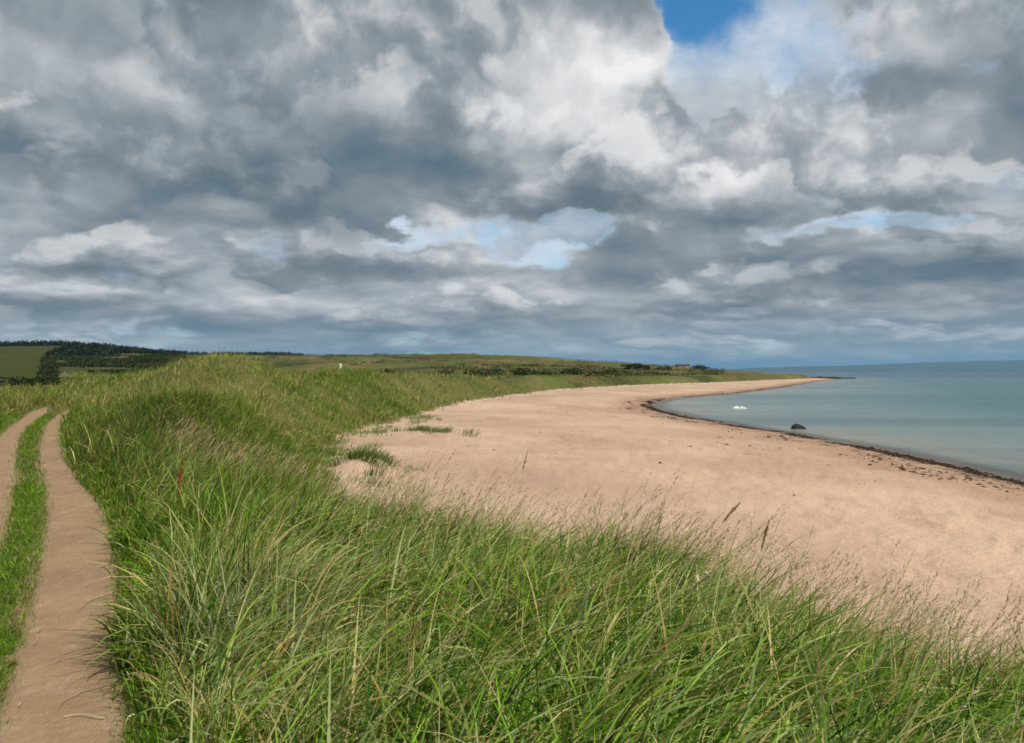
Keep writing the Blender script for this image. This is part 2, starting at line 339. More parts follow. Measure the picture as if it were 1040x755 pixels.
def mat_track():
    m, N = new_mat('trodden_sand'); P = pos(N)
    a = N.noise(P, 1.1, 6, .6); f = N.noise(P, 42, 4, .65); vor = N.n('ShaderNodeTexVoronoi', {'Vector': P, 'Scale': 34, 'Randomness': 1.0}).outputs
    b2 = N.noise(N.vm('MULTIPLY', P, (1.6, .7, 1)), 5.0, 6, .65)
    c = N.mix(N.smooth(a, .3, .7), TRACK_C1, TRACK_C2)
    c = N.mix(N.smooth(b2, .48, .72, 0, .55), c, (0.33, 0.24, 0.16))
    c = N.mix(N.smooth(f, .5, .75, 0, .55), c, (0.15, 0.095, 0.055))
    stone = N.m('MULTIPLY', N.smooth(vor['Distance'], .10, .22, 1, 0), N.m('GREATER_THAN', N.sep(vor['Color'])[0], .82))
    c = N.mix(N.m('MULTIPLY', stone, .6), c, (0.36, 0.31, 0.26))
    h = N.m('ADD', N.m('ADD', N.m('MULTIPLY', f, .25), N.noise(P, 7, 5, .62)), N.m('MULTIPLY', stone, .5))
    finish(N, bsdf(N, c, .95, bump(N, h, .7, .04), .12)); return m

def mat_sea():
    m, N = new_mat('sea_water'); P = pos(N)
    dep = N.n('ShaderNodeAttribute', attribute_name='depth').outputs['Fac']
    r = N.vm('LENGTH', P)
    c = N.mix(N.smooth(dep, 0.05, 0.9), (0.20, 0.19, 0.145), (0.125, 0.170, 0.160))
    c = N.mix(N.smooth(dep, 0.9, 3.2), c, (0.034, 0.110, 0.122))
    c = N.mix(N.smooth(dep, 3.6, 7.4), c, (0.010, 0.050, 0.085))
    pat = N.noise(N.vm('MULTIPLY', P, (.35, 1, 1)), 0.03, 4, .6)
    c = N.mix(N.smooth(pat, .42, .62, 0, .65), c, (0.035, 0.085, 0.095))
    w1 = N.noise(N.vm('MULTIPLY', P, (.55, 1, 1)), 1.5, 5, .6); w2 = N.noise(N.vm('MULTIPLY', P, (.3, 1, 1)), .22, 4, .5)
    w3 = N.noise(N.vm('MULTIPLY', P, (.2, 1, 1)), .05, 3, .5)
    h = N.m('ADD', N.m('ADD', w1, N.m('MULTIPLY', w2, 4.0)), N.m('MULTIPLY', w3, 9.0))
    al = N.smooth(dep, 0.0, 0.16, 0.25, 1.0)
    finish(N, bsdf(N, c, .22, bump(N, h, .8, .22), .22, IOR=1.33, Alpha=al)); return m

def mat_blade(name, gloss=.6, trans=.35):
    m, N = new_mat(name)
    t = N.n('ShaderNodeAttribute', attribute_name='tint').outputs['Color']
    d = bsdf(N, t, gloss, None, .12)
    tr = N.n('ShaderNodeBsdfTranslucent', {'Color': N.vm('MULTIPLY', t, (1.15, 1.2, .7))}).outputs[0]
    finish(N, N.n('ShaderNodeMixShader', {0: trans, 1: d, 2: tr}).outputs[0]); return m
def mat_plain(name, c1, c2, scale=4.0, rough=.8, bs=.3, bd=.05, spec=.3):
    m, N = new_mat(name); P = N.n('ShaderNodeTexCoord').outputs['Object']
    f = N.noise(P, scale, 6, .65)
    finish(N, bsdf(N, N.mix(N.smooth(f, .3, .7), c1, c2), rough, bump(N, f, bs, bd), spec)); return m

SAND_A = (0.465, 0.330, 0.232); SAND_B = (0.315, 0.213, 0.150)
TRACK_C1 = (0.262, 0.178, 0.103); TRACK_C2 = (0.210, 0.140, 0.080)
M_SAND = mat_sand(); M_GROUND = mat_ground(); M_TRACK = mat_track(); M_SEA = mat_sea()
M_BLADE = mat_blade('grass_blades'); M_DRY = mat_blade('dry_grass', .6, .25); M_LEAF = mat_blade('bush_leaves', .55, .2)

# ------------------------------------------------------------------ ground and beach: one sheet, cut along the back of the beach
def angles():
    a = np.concatenate([np.arange(-180, -50, 2.0), np.arange(-50, -38, .5), np.arange(-38, 38, 0.13), np.arange(38, 50, .5), np.arange(50, 180.1, 2.0)])
    return np.radians(a)
def build_ground():
    th = angles(); rr = np.concatenate([[0.15], np.geomspace(.9, 9000, 520)])
    R, T = np.meshgrid(rr, th, indexing='ij')
    X = R * np.sin(T); Y = R * np.cos(T)
    Z = ground_z(X, Y); D = edge_d(X, Y); S = dist_line(X, Y, WATERLINE)[0]
    V = np.stack([X, Y, Z], -1).reshape(-1, 3)
    F = grid_faces(*R.shape)[:, ::-1]
    Df = D.ravel(); Sf = S.ravel(); Wf = track_dist(V[:, 0], V[:, 1])
    isb = (Df[F].mean(1) < 0.35)
    keep_b = isb & (Sf[F].max(1) > -70)
    for name, sel, mat, lab in (('ground', ~isb, M_GROUND, 'grassy links and dune ground rising behind the bay'), ('beach', keep_b, M_SAND, 'pale pinkish sand beach curving round the bay')):
        f = F[sel]; used = np.unique(f); mp = np.full(len(V), -1); mp[used] = np.arange(len(used))
        me = mesh_np(name, V[used], np.full(len(f), 4), mp[f].ravel(), attrs={'inland': Df[used], 'shore': Sf[used], 'worn': Wf[used]})
        o = link(name, me, mat); tag(o, lab, name, kind='structure')
def build_sea():
    th = np.radians(np.concatenate([np.arange(-6, 38, .16), np.arange(38, 100, 1.0)])); rr = np.concatenate([np.geomspace(18, 1500, 800), np.geomspace(1510, 30000, 90)])
    R, T = np.meshgrid(rr, th, indexing='ij'); X = R * np.sin(T); Y = R * np.cos(T)
    dep = np.maximum(SEA - np.where(R < 3000, beach_z(X, Y), SEA - 5), -1)
    s = dist_line(X, Y, WATERLINE)[0]
    dep = np.where(s < -60, 3.6 + np.minimum((-s - 60) * .01, 4), dep)
    lap = 0.03 * np.sin(s * 1.9 + 3 * vnoise(X, Y, 7, 4)) * np.exp(-np.abs(s + 3) / 6.0)
    amp = np.clip(-s / 12, .1, 1) * np.clip(1.4 - R / 1500, 0, 1)
    Z = SEA + lap + ((fbm(X * .45, Y, 2.6, 81, 3) - .5) * .14 + (fbm(X * .3, Y, 11, 85, 2) - .5) * .22) * amp
    V = np.stack([X, Y, Z], -1).reshape(-1, 3); F = grid_faces(*R.shape)[:, ::-1]
    sf = s.ravel(); F = F[sf[F].min(1) < 2.5]
    used = np.unique(F); mp = np.full(len(V), -1); mp[used] = np.arange(len(used))
    o = link('sea', mesh_np('sea', V[used], np.full(len(F), 4), mp[F].ravel(), attrs={'depth': dep.ravel()[used]}), M_SEA)
    tag(o, 'calm grey green sea filling the bay to the horizon', 'sea', kind='structure')
def build_track(line, half, label, seed):
    P = np.array(line); seg = np.hypot(*np.diff(P, axis=0).T); cum = np.concatenate([[0], np.cumsum(seg)])
    n = 420; s = np.linspace(0, cum[-1], n); cx = np.interp(s, cum, P[:, 0]); cy = np.interp(s, cum, P[:, 1])
    tx, ty = np.gradient(cx), np.gradient(cy); L = np.hypot(tx, ty); nx, ny = -ty / L, tx / L
    k = np.linspace(-1, 1, 15)
    hl = half(s, cy) * (1 + .3 * (fbm(s, s * 0, .9, seed, 4) - .5)); hr = half(s, cy) * (1 + .3 * (fbm(s, s * 0 + 50, .9, seed, 4) - .5))
    wd = np.where(k[None, :] > 0, hl[:, None], hr[:, None]) * k[None, :]
    X = cx[:, None] + nx[:, None] * wd; Y = cy[:, None] + ny[:, None] * wd
    Z = ground_z(X, Y) + .018 - .03 * (np.abs(k[None, :]) > .99)
    V = np.stack([X, Y, Z], -1).reshape(-1, 3); F = grid_faces(n, 15)[:, ::-1]
    o = link('path', mesh_np('path', V, np.full(len(F), 4), F.ravel()), M_TRACK)
    tag(o, label, 'track', kind='structure')
build_ground(); build_sea()
build_track(TRACK_A, lambda s, y: half_a(y), 'sandy wheel track curving away, the wider bare strip nearest the tall grass', 91)
build_track(TRACK_B, lambda s, y: half_b(y), 'sandy wheel track at the left edge beyond the green middle strip', 95)

# ------------------------------------------------------------------ grass
def blades_mesh(name, base, h, phi, th0, bend, width, col, seg, tipcol=None, kink=1.0):
    n = len(h); t = np.linspace(0, 1, seg + 1)
    tm = (t[:-1] + t[1:]) / 2
    ang = th0[:, None] + bend[:, None] * tm[None, :] ** kink
    st = (h / seg)[:, None]
    hz = np.concatenate([np.zeros((n, 1)), np.cumsum(np.sin(ang) * st, 1)], 1); vt = np.concatenate([np.zeros((n, 1)), np.cumsum(np.cos(ang) * st, 1)], 1)
    ux, uy = np.sin(phi), np.cos(phi)
    C = np.stack([base[:, 0, None] + ux[:, None] * hz, base[:, 1, None] + uy[:, None] * hz, base[:, 2, None] + vt], -1)
    tw = rng.uniform(-1.1, 1.1, n)
    a_end = np.concatenate([ang, ang[:, -1:]], 1)
    # side vector: across the lean, twisted about the blade
    side0 = np.stack([uy, -ux, np.zeros(n)], -1)[:, None, :]
    nrm = np.stack([ux[:, None] * np.cos(a_end), uy[:, None] * np.cos(a_end), -np.sin(a_end)], -1)
    sd = side0 * np.cos(tw)[:, None, None] + nrm * np.sin(tw)[:, None, None]
    wp = np.minimum(1, (1 - t) ** .75 * 1.25) * np.minimum(1, .55 + 1.6 * t)
    W = (width[:, None] * wp[None, :])[..., None] * .5
    Lf = C[:, :-1] - sd[:, :-1] * W[:, :-1]; Rt = C[:, :-1] + sd[:, :-1] * W[:, :-1]
    nv = 2 * seg + 1
    V = np.empty((n, nv, 3), np.float32); V[:, 0:2 * seg:2] = Lf; V[:, 1:2 * seg:2] = Rt; V[:, 2 * seg] = C[:, -1]
    b = (np.arange(n) * nv)[:, None]
    q = np.stack([np.array([2 * i, 2 * i + 1, 2 * i + 3, 2 * i + 2]) for i in range(seg - 1)]).ravel() if seg > 1 else np.zeros(0, int)
    loc = np.concatenate([q, [2 * seg - 2, 2 * seg - 1, 2 * seg]])
    idx = (b + loc[None, :]).ravel()
    cnt = np.tile(np.array([4] * (seg - 1) + [3]), n)
    tc = col if tipcol is None else tipcol
    tv = np.concatenate([np.repeat(t[:-1], 2), [1.0]])
    Cc = col[:, None, :] * (1 - tv[None, :, None] ** 2) + tc[:, None, :] * tv[None, :, None] ** 2
    return V.reshape(-1, 3), cnt, idx, Cc.reshape(-1, 3)
def join(parts):
    V, c, i, C = [], [], [], []; off = 0
    for v, cc, ii, co in parts:
        V.append(v); c.append(cc); i.append(ii + off); C.append(co); off += len(v)
    return np.concatenate(V), np.concatenate(c), np.concatenate(i), np.concatenate(C)
def ring_points(n, r0, r1, amax=44, amin=-44):
    r = np.sqrt(rng.uniform(r0 * r0, r1 * r1, n)); a = np.radians(rng.uniform(amin, amax, n))
    return r * np.sin(a), r * np.cos(a)
def right_of_track(x, y): return dist_line(x, y, TRACK_A)[0] < 0

GREENS = np.array([(0.074, 0.185, 0.005), (0.112, 0.240, 0.007), (0.038, 0.120, 0.005), (0.175, 0.295, 0.020), (0.022, 0.075, 0.005), (0.225, 0.330, 0.050)])
STRAW = np.array([(0.42, 0.35, 0.14), (0.34, 0.27, 0.09), (0.50, 0.43, 0.21), (0.22, 0.14, 0.05)])
SILVER = np.array([(0.24, 0.32, 0.10), (0.33, 0.38, 0.16), (0.17, 0.26, 0.06)])
OLIVE = np.array([(0.145, 0.135, 0.022), (0.125, 0.085, 0.025), (0.20, 0.165, 0.05), (0.075, 0.105, 0.012)])
def pick(pal, n): return pal[rng.integers(0, len(pal), n)]
def tints(x, y):
    n = len(x)
    f1 = fbm(x, y, 2.4, 101, 3); f2 = fbm(x, y, 1.1, 111, 3); f3 = fbm(x, y, 14, 121, 3)
    c = pick(GREENS, n)
    u = rng.random(n); r = np.hypot(x, y)
    # pale silvery tussocks by the track
    pale = sstep((f2 - .50) / .12) * .13 + .72 * bump_at(x, y, -1.55, 5.6, .75, 2.0) + .3 * bump_at(x, y, -1.2, 3.6, .8, 1)
    k = u < pale; c[k] = pick(np.concatenate([SILVER, SILVER, STRAW[:2]]), k.sum())
    # dry and dead leaves everywhere
    k = rng.random(n) < .05 + .13 * sstep((f1 - .5) / .15); c[k] = pick(STRAW, k.sum())
    # browner rough grass on the middle dunes
    ol = sstep((y - 8) / 8) * (.22 + .6 * sstep((f3 - .45) / .16)) * (1 - .8 * bump_at(x, y, -9.5, 21, 2.5, 7, .45))
    k = rng.random(n) < ol; c[k] = pick(OLIVE, k.sum())
    cloud_dim = bump_at(x, y, -8.5, 22, 3.2, 11, .42)  # dark green and brown grass, deepened to stand in for cloud shadow
    k = rng.random(n) < .65 * cloud_dim; c[k] = pick(np.array([(0.040, 0.085, 0.008), (0.030, 0.065, 0.007), (0.075, 0.060, 0.017), (0.055, 0.10, 0.010)]), k.sum())
    hump = np.clip(bump_at(x, y, -20, 56, 13, 13) + .6 * sstep((y - 45) / 30), 0, 1) * sstep((fbm(x, y, 6, 131, 3) - .40) / .16)
    k = rng.random(n) < .85 * hump; c[k] = pick(np.array([(0.27, 0.27, 0.08), (0.21, 0.25, 0.045), (0.34, 0.31, 0.12)]), k.sum())
    mead = bump_at(x, y, -16, 43, 12, 6.0)
    k = rng.random(n) < .7 * mead; c[k] = pick(np.array([(0.30, 0.26, 0.10), (0.24, 0.22, 0.07), (0.36, 0.30, 0.14), (0.16, 0.17, 0.035)]), k.sum())
    return c * rng.uniform(.75, 1.25, (n, 1))

WIND = math.radians(82)         # blowing from the left, towards the sea
def tuft_field(ntuft, r0, r1, per, spread, hgt, wid, seg, amax=44, drop=None):
    x, y = ring_points(ntuft, r0, r1, amax, -amax)
    d = edge_d(x, y); td = track_dist(x, y)
    dens = sstep((d - .2) / 1.2) * (fbm(x, y, max(spread * 5, .8), 141, 2) > .30)
    ok = (td > .06) & (rng.random(ntuft) < dens)
    # short turf, not marram, between and to the left of the tracks
    rt = right_of_track(x, y)
    ok &= rt | ((td > .35) & (y > 17) & (dist_line(x, y, TRACK_B)[0] > 0)) | ((y > 39))
    ok &= ~((y > 150) & (x / y < -.5))
    if drop is not None: ok &= ~drop(x, y)
    x, y = x[ok], y[ok]; n = len(x)
    H = hgt * (.35 + 1.25 * fbm(x, y, 1.1, 151, 2)) * rng.uniform(.7, 1.2, n)
    H *= np.clip(.32 + (track_dist(x, y)) / .8, .32, 1)
    flop = np.clip(.35 + 1.2 * (fbm(x, y, 1.4, 157, 2) - .4) + .25 * np.clip(x + 1.2, -1.5, 2), 0, 1) * rng.uniform(.5, 1.3, n)
    bx = np.repeat(x, per) + rng.normal(0, spread, n * per); by = np.repeat(y, per) + rng.normal(0, spread, n * per)
    N = n * per
    rad = np.arctan2(bx - np.repeat(x, per), by - np.repeat(y, per))
    wstr = np.repeat(.15 + .6 * fbm(x, y, 1.2, 161, 2), per)
    vx = np.sin(rad) * (1 - wstr) + np.sin(WIND) * wstr + rng.normal(0, .45, N); vy = np.cos(rad) * (1 - wstr) + np.cos(WIND) * wstr + rng.normal(0, .45, N)
    phi = np.arctan2(vx, vy)
    k = (track_dist(bx, by) > -.06)
    bx, by, phi = bx[k], by[k], phi[k]; N = len(bx)
    h = np.repeat(H, per)[k] * rng.uniform(.6, 1.25, N)
    fl = np.repeat(flop, per)[k]; th0 = np.abs(rng.normal(.10 + .35 * fl, .2, N)); bend = np.clip(rng.normal(.95 + .75 * fl, .6, N), .05, 2.7)
    w = wid * rng.uniform(.6, 1.35, N)
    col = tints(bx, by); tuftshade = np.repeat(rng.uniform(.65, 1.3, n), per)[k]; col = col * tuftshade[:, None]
    tip = col.copy(); dry = rng.random(N) < .16; tip[dry] = pick(STRAW, dry.sum())
    z = ground_z(bx, by) - .02
    return blades_mesh('g', np.stack([bx, by, z], -1), h, phi, th0, bend, w, np.clip(col, 0, .8), seg, np.clip(tip, 0, .8), 1.3)

def near_lens(x, y): return (np.hypot(x, y) < 2.1)

# ------------------------------------------------------------------ grass cover
def lying_blades(n, r0, r1):
    x, y = ring_points(n, r0, r1, 44, -40); ok = (edge_d(x, y) > 2.2) & (track_dist(x, y) > .25) & right_of_track(x, y); x, y = x[ok], y[ok]; n = len(x)
    col = np.where(rng.random((n, 1)) < .28, pick(STRAW[:3], n), np.where(rng.random((n, 1)) < .5, pick(SILVER, n), pick(GREENS[3:], n))) * rng.uniform(.8, 1.2, (n, 1))
    z = ground_z(x, y) + rng.uniform(.0, .28, n)
    return blades_mesh('l', np.stack([x, y, z], -1), rng.uniform(.3, .7, n), WIND + rng.normal(0, .8, n), rng.uniform(.3, 1.3, n), rng.uniform(.2, 1.3, n), rng.uniform(.006, .015, n), col, 6, col * .9, 1.8)
def grass_object(name, parts, label, mat, cat='grass'):
    V, c, i, C = join(parts)
    o = link(name, mesh_np(name, V, c, i, C, smooth=True), mat); tag(o, label, cat, kind='stuff'); return o
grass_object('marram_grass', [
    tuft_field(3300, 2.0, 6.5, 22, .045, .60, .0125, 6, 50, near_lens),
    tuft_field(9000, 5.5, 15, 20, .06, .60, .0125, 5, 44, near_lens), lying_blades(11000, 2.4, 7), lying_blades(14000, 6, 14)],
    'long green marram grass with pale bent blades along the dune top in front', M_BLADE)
grass_object('marram_grass', [
    tuft_field(26000, 14, 36, 14, .12, .56, .012, 4),
    tuft_field(48000, 33, 95, 7, .30, .60, .03, 3)],
    'rough green and brown grass covering the low dunes behind the track', M_BLADE)
grass_object('marram_grass', [
    tuft_field(30000, 90, 300, 4, .9, .75, .11, 2)],
    'far grass along the rim of the bay dunes', M_BLADE)

def turf():
    parts = []
    for n, r0, r1, w, h, sg in ((90000, 2.5, 7, .0034, .065, 3), (130000, 6, 16, .0055, .075, 2), (100000, 14, 42, .012, .10, 2)):
        x, y = ring_points(n * 3, r0, r1, 4, -48)
        da = dist_line(x, y, TRACK_A)[0]; td = track_dist(x, y)
        ok = ((da > -.1) | (td < .45)) & (y < 46) & (td > rng.normal(-.02, .05, len(x))) & (fbm(x, y, .35, 171, 3) > .05 + .15 * (td < .05))
        x, y, td = x[ok][:n], y[ok][:n], td[ok][:n]; m = len(x)
        tall = 1 + 2.6 * sstep((dist_line(x, y, TRACK_B)[0] - .7) / .8)
        hh = h * rng.uniform(.5, 1.4, m) * tall
        col = pick(np.concatenate([GREENS[:4], GREENS[:3], OLIVE[:1]]), m) * rng.uniform(.7, 1.15, (m, 1))
        dry = rng.random(m) < .07; col[dry] = pick(STRAW, dry.sum())
        parts.append(blades_mesh('t', np.stack([x, y, ground_z(x, y) - .008], -1), hh, rng.uniform(0, 6.3, m), np.abs(rng.normal(.3, .3, m)), rng.uniform(.2, 1.6, m), w * rng.uniform(.7, 1.5, m), col, sg))
    grass_object('turf_grass', parts, 'short green turf on the strip between the two wheel tracks', M_BLADE)
turf()

def seed_stem(base, h, phi, th0, bend, head, rad, colr, nsp, sw=.003, spl=.022):
    """one flowering stem: a thin stalk and a plume of spikelets; returns (stalk, plume) blade parts"""
    n = len(h)
    stalk = blades_mesh('s', base, h, phi, th0, bend, np.full(n, sw), colr, 5)
    # points along the top of the stalk
    t = np.linspace(0, 1, 21); tm = (t[:-1] + t[1:]) / 2
    ang = th0[:, None] + bend[:, None] * tm[None, :]
    hz = np.concatenate([np.zeros((n, 1)), np.cumsum(np.sin(ang) / 20, 1)], 1) * h[:, None]; vt = np.concatenate([np.zeros((n, 1)), np.cumsum(np.cos(ang) / 20, 1)], 1) * h[:, None]
    u = 1 - head[:, None] * (1 - np.sort(rng.random((n, nsp)), 1))
    k = u * 20; k0 = np.clip(k.astype(int), 0, 19); f = k - k0
    r_ = np.arange(n)[:, None]
    H = hz[r_, k0] * (1 - f) + hz[r_, k0 + 1] * f; Vv = vt[r_, k0] * (1 - f) + vt[r_, k0 + 1] * f
    B = np.stack([base[:, 0, None] + np.sin(phi)[:, None] * H, base[:, 1, None] + np.cos(phi)[:, None] * H, base[:, 2, None] + Vv], -1).reshape(-1, 3)
    a0 = (th0[:, None] + bend[:, None] * u).ravel()
    m = n * nsp
    ph = np.repeat(phi, nsp) + rng.normal(0, .9, m)
    tap = (1 - np.abs((u - (1 - head[:, None] * .55)) / (head[:, None] * .6))).clip(.25, 1).ravel()
    plume = blades_mesh('p', B, spl * tap * rng.uniform(.7, 1.5, m), ph, a0 + rng.normal(0, rad, m), rng.uniform(0, .5, m), np.full(m, spl * .24) * rng.uniform(.8, 1.4, m), np.repeat(colr, nsp, 0) * rng.uniform(.8, 1.2, (m, 1)), 2)
    return stalk, plume
def fringe():
    n = 60000; x, y = ring_points(n, 2.6, 20, 44, -22); d = edge_d(x, y)
    g = np.exp(-((d - 3.2) / 1.7) ** 2) * (.35 + .9 * sstep((fbm(x, y, 1.5, 181, 2) - .35) / .3)) * np.where(x < -2.5, .35, 1)
    ok = (rng.random(n) < g * .6) & (track_dist(x, y) > .8)
    x, y = x[ok], y[ok]; n = len(x)
    b = np.stack([x, y, ground_z(x, y) - .02], -1)
    h = rng.uniform(.6, 1.05, n) * np.where(rng.random(n) < .15, 1.2, 1); phi = WIND + rng.normal(0, .5, n)
    col = np.array([(0.54, 0.42, 0.26), (0.46, 0.34, 0.20), (0.60, 0.50, 0.32), (0.36, 0.25, 0.14)])[rng.integers(0, 4, n)] * rng.uniform(.8, 1.15, (n, 1))
    st, pl = seed_stem(b, h, phi, np.abs(rng.normal(.18, .16, n)), rng.uniform(.25, 1.1, n), rng.uniform(.16, .28, n), .38, col, 24, .0036, .026)
    # scattered heads further back over the dune top
    m = 9000; x, y = ring_points(m, 2.8, 30, 44, -40); ok = (edge_d(x, y) > 3) & (track_dist(x, y) > .5) & right_of_track(x, y) & (fbm(x, y, 2.2, 191, 2) > .52); x, y = x[ok][:1500], y[ok][:1500]; m = len(x)
    c2 = np.array([(0.40, 0.34, 0.18), (0.30, 0.2, 0.1), (0.46, 0.40, 0.24)])[rng.integers(0, 3, m)]
    s2, p2 = seed_stem(np.stack([x, y, ground_z(x, y) - .02], -1), rng.uniform(.5, .85, m), WIND + rng.normal(0, .8, m), np.abs(rng.normal(.15, .15, m)), rng.uniform(.2, 1.2, m), rng.uniform(.14, .22, m), .3, c2, 20)
    grass_object('seeding_grass', [st, pl, s2, p2], 'dry pinkish straw coloured grass stems with seed heads fringing the dune edge', M_DRY)
fringe()

# ------------------------------------------------------------------ single plants that stand out
def one_stem(name, x, y, h, phi, th, bend, col, head, rad, nsp, label, cat, sw=.005, spl=.03, hcol=None):
    root = empty(name, (x, y, float(ground_z(np.array([x]), np.array([y]))[0]) - .02))
    A = lambda v: np.array([v], float)
    st, pl = seed_stem(np.zeros((1, 3)), A(h), A(phi), A(th), A(bend), A(head), rad, np.array([col]), nsp, sw, spl)
    link('stem', mesh_np('stem', *st), M_DRY, root)
    if hcol: pl = (pl[0], pl[1], pl[2], np.tile(np.array([hcol]), (len(pl[3]), 1)) * rng.uniform(.7, 1.3, (len(pl[3]), 1)))
    link('seed_head', mesh_np('seed_head', *pl), M_DRY, root)
    tag(root, label, cat)
W = WIND
one_stem('grass_stem', -.04, 8.6, 1.22, W, .05, .22, (0.48, 0.37, 0.24), .2, .3, 90, 'tallest upright brown seed head standing against the sand behind the marram', 'grass stem', .009, .04)
one_stem('grass_stem', 1.28, 7.0, 1.05, W, .3, .5, (0.36, 0.26, 0.14), .2, .3, 140, 'long brown plume leaning right over the sand beside the densest straw fringe', 'grass stem', .006, .04)
one_stem('grass_stem', 1.52, 5.9, .98, W, .12, .18, (0.42, 0.28, 0.11), .22, .16, 150, 'tawny stout seed spike rising alone from the green edge over the beach', 'grass stem', .007, .04)
one_stem('grass_stem', .62, 4.9, .92, W, .3, .75, (0.45, 0.40, 0.24), .24, .12, 120, 'thick cream seed spike bent to the right in the middle of the green grass', 'grass stem', .006, .034)
one_stem('grass_stem', .10, 4.5, .82, W, .25, .4, (0.45, 0.40, 0.24), .24, .12, 120, 'cream seed spike slanting up from the grass beside the rusty dock stalks', 'grass stem', .006, .034)
one_stem('dock_plant', -.52, 4.55, .66, 0.5, .02, .08, (0.20, 0.075, 0.03), .55, .5, 150, 'rusty brown upright dock stalk among green marram', 'plant', .009, .02, (0.22, 0.085, 0.035))
one_stem('dock_plant', -3.75, 9.9, .82, 1.0, .03, .1, (0.30, 0.05, 0.02), .55, .7, 320, 'red dock plant in flower in dark grass beside the track', 'plant', .009, .045, (0.36, 0.06, 0.028))

def clump(name, x, y, n, h, w, spread, cols, label, cat='grass clump', lean=.5, seg=6, th=.2, bend=.9):
    z0 = float(ground_z(np.array([x]), np.array([y]))[0])
    bx = rng.normal(0, spread, n); by = rng.normal(0, spread, n)
    if spread > .4:
        m = 16; g = rng.integers(0, m, n); bx = (rng.normal(0, spread, m)[g] + rng.normal(0, spread * .22, n)) * 1.25; by = rng.normal(0, spread, m)[g] + rng.normal(0, spread * .22, n)
    zz = ground_z(bx + x, by + y) - z0 - .03
    vx = bx / max(spread, .01) * .5 + lean * np.sin(W) + rng.normal(0, .35, n); vy = by / max(spread, .01) * .5 + lean * np.cos(W) + rng.normal(0, .35, n)
    p = blades_mesh('c', np.stack([bx, by, zz], -1), h * rng.uniform(.55, 1.2, n), np.arctan2(vx, vy), np.abs(rng.normal(th, .15, n)), rng.uniform(.2, 1.0, n) * bend * 1.5, w * rng.uniform(.6, 1.3, n), pick(np.array(cols), n) * rng.uniform(.8, 1.2, (n, 1)), seg)
    o = link(name, mesh_np(name, *p), M_BLADE); o.location = (x, y, z0); tag(o, label, cat)
clump('marram_clump', 1.36, 3.55, 60, .72, .015, .06, [(0.13, 0.24, 0.04), (0.22, 0.31, 0.13), (0.10, 0.2, 0.03)], 'broad bladed bright green marram clump low at the right edge of the grass')
clump('marram_clump', -1.45, 5.0, 170, .85, .008, .16, [(0.30, 0.34, 0.19), (0.38, 0.39, 0.24), (0.22, 0.28, 0.12)], 'large silvery pale tussock of dry marram beside the sandy track', lean=.1)
clump('beach_grass', -5.7, 34, 900, .55, .024, .62, [(0.10, 0.17, 0.03), (0.14, 0.20, 0.05), (0.08, 0.13, 0.02)], 'low green patch of grass growing on the sand in front of the dune foot', 'plant', seg=3)
clump('beach_grass', -4.9, 31.2, 200, .4, .02, .5, [(0.10, 0.17, 0.03), (0.14, 0.18, 0.06)], 'thin sparse tuft on bare sand nearest the foreground grass', 'plant', seg=3)
clump('beach_grass', -5.7, 57.0, 800, .5, .035, 1.2, [(0.12, 0.18, 0.05), (0.15, 0.20, 0.07)], 'wide grey green patch of plants on the upper beach, farthest along the sand', 'plant', seg=3)
clump('beach_grass', -7.2, 37, 420, .5, .026, .6, [(0.08, 0.14, 0.025), (0.12, 0.17, 0.04)], 'small dark tuft between the sand patch and the grassy dune foot', 'plant', seg=3)
def sparse_grass():
    n = 60000; x, y = ring_points(n, 20, 80, 8, -24); d = edge_d(x, y)
    ok = (d < .7) & (d > -3.2) & (x < -2) & (fbm(x, y * .6, 1.5, 271, 3) > .54 + .04 * np.clip(-d, 0, 3)) & (rng.random(n) < .8)
    x, y = x[ok], y[ok]; n = len(x); r_ = np.hypot(x, y)
    col = pick(np.array([(0.10, 0.18, 0.03), (0.15, 0.22, 0.05), (0.20, 0.24, 0.09), (0.30, 0.27, 0.13)]), n) * rng.uniform(.75, 1.2, (n, 1))
    p = blades_mesh('sg', np.stack([x, y, ground_z(x, y) - .02], -1), rng.uniform(.14, .42, n), WIND + rng.normal(0, 1.1, n), np.abs(rng.normal(.2, .25, n)), rng.uniform(.3, 1.5, n), .0009 * r_ * rng.uniform(.5, 1.1, n), col, 3)
    grass_object('sparse_grass', [p], 'thin pale green grass creeping out over the sand along the dune foot', M_BLADE)
sparse_grass()
# a dry straw lying across the track
def straw():
    n = 9; t = np.linspace(0, 1, n); x = -2.3 + t * .22; y = 4.55 + .02 * np.sin(t * 5); z = ground_z(x, y) + .027 + .006 * np.sin(t * 3.1)
    r = .004; V = np.concatenate([np.stack([x, y - r, z], -1), np.stack([x, y + r, z], -1), np.stack([x, y, z + r], -1)])
    F = []
    for i in range(n - 1):
        for a, b in ((0, 1), (1, 2), (2, 0)): F += [a * n + i, a * n + i + 1, b * n + i + 1, b * n + i]
    o = link('straw', mesh_np('straw', V, np.full(len(F) // 4, 4), np.array(F), np.tile([(0.55, 0.44, 0.28)], (len(V), 1))), M_DRY); tag(o, 'dry pale straw lying across the bare sandy track', 'straw')
straw()

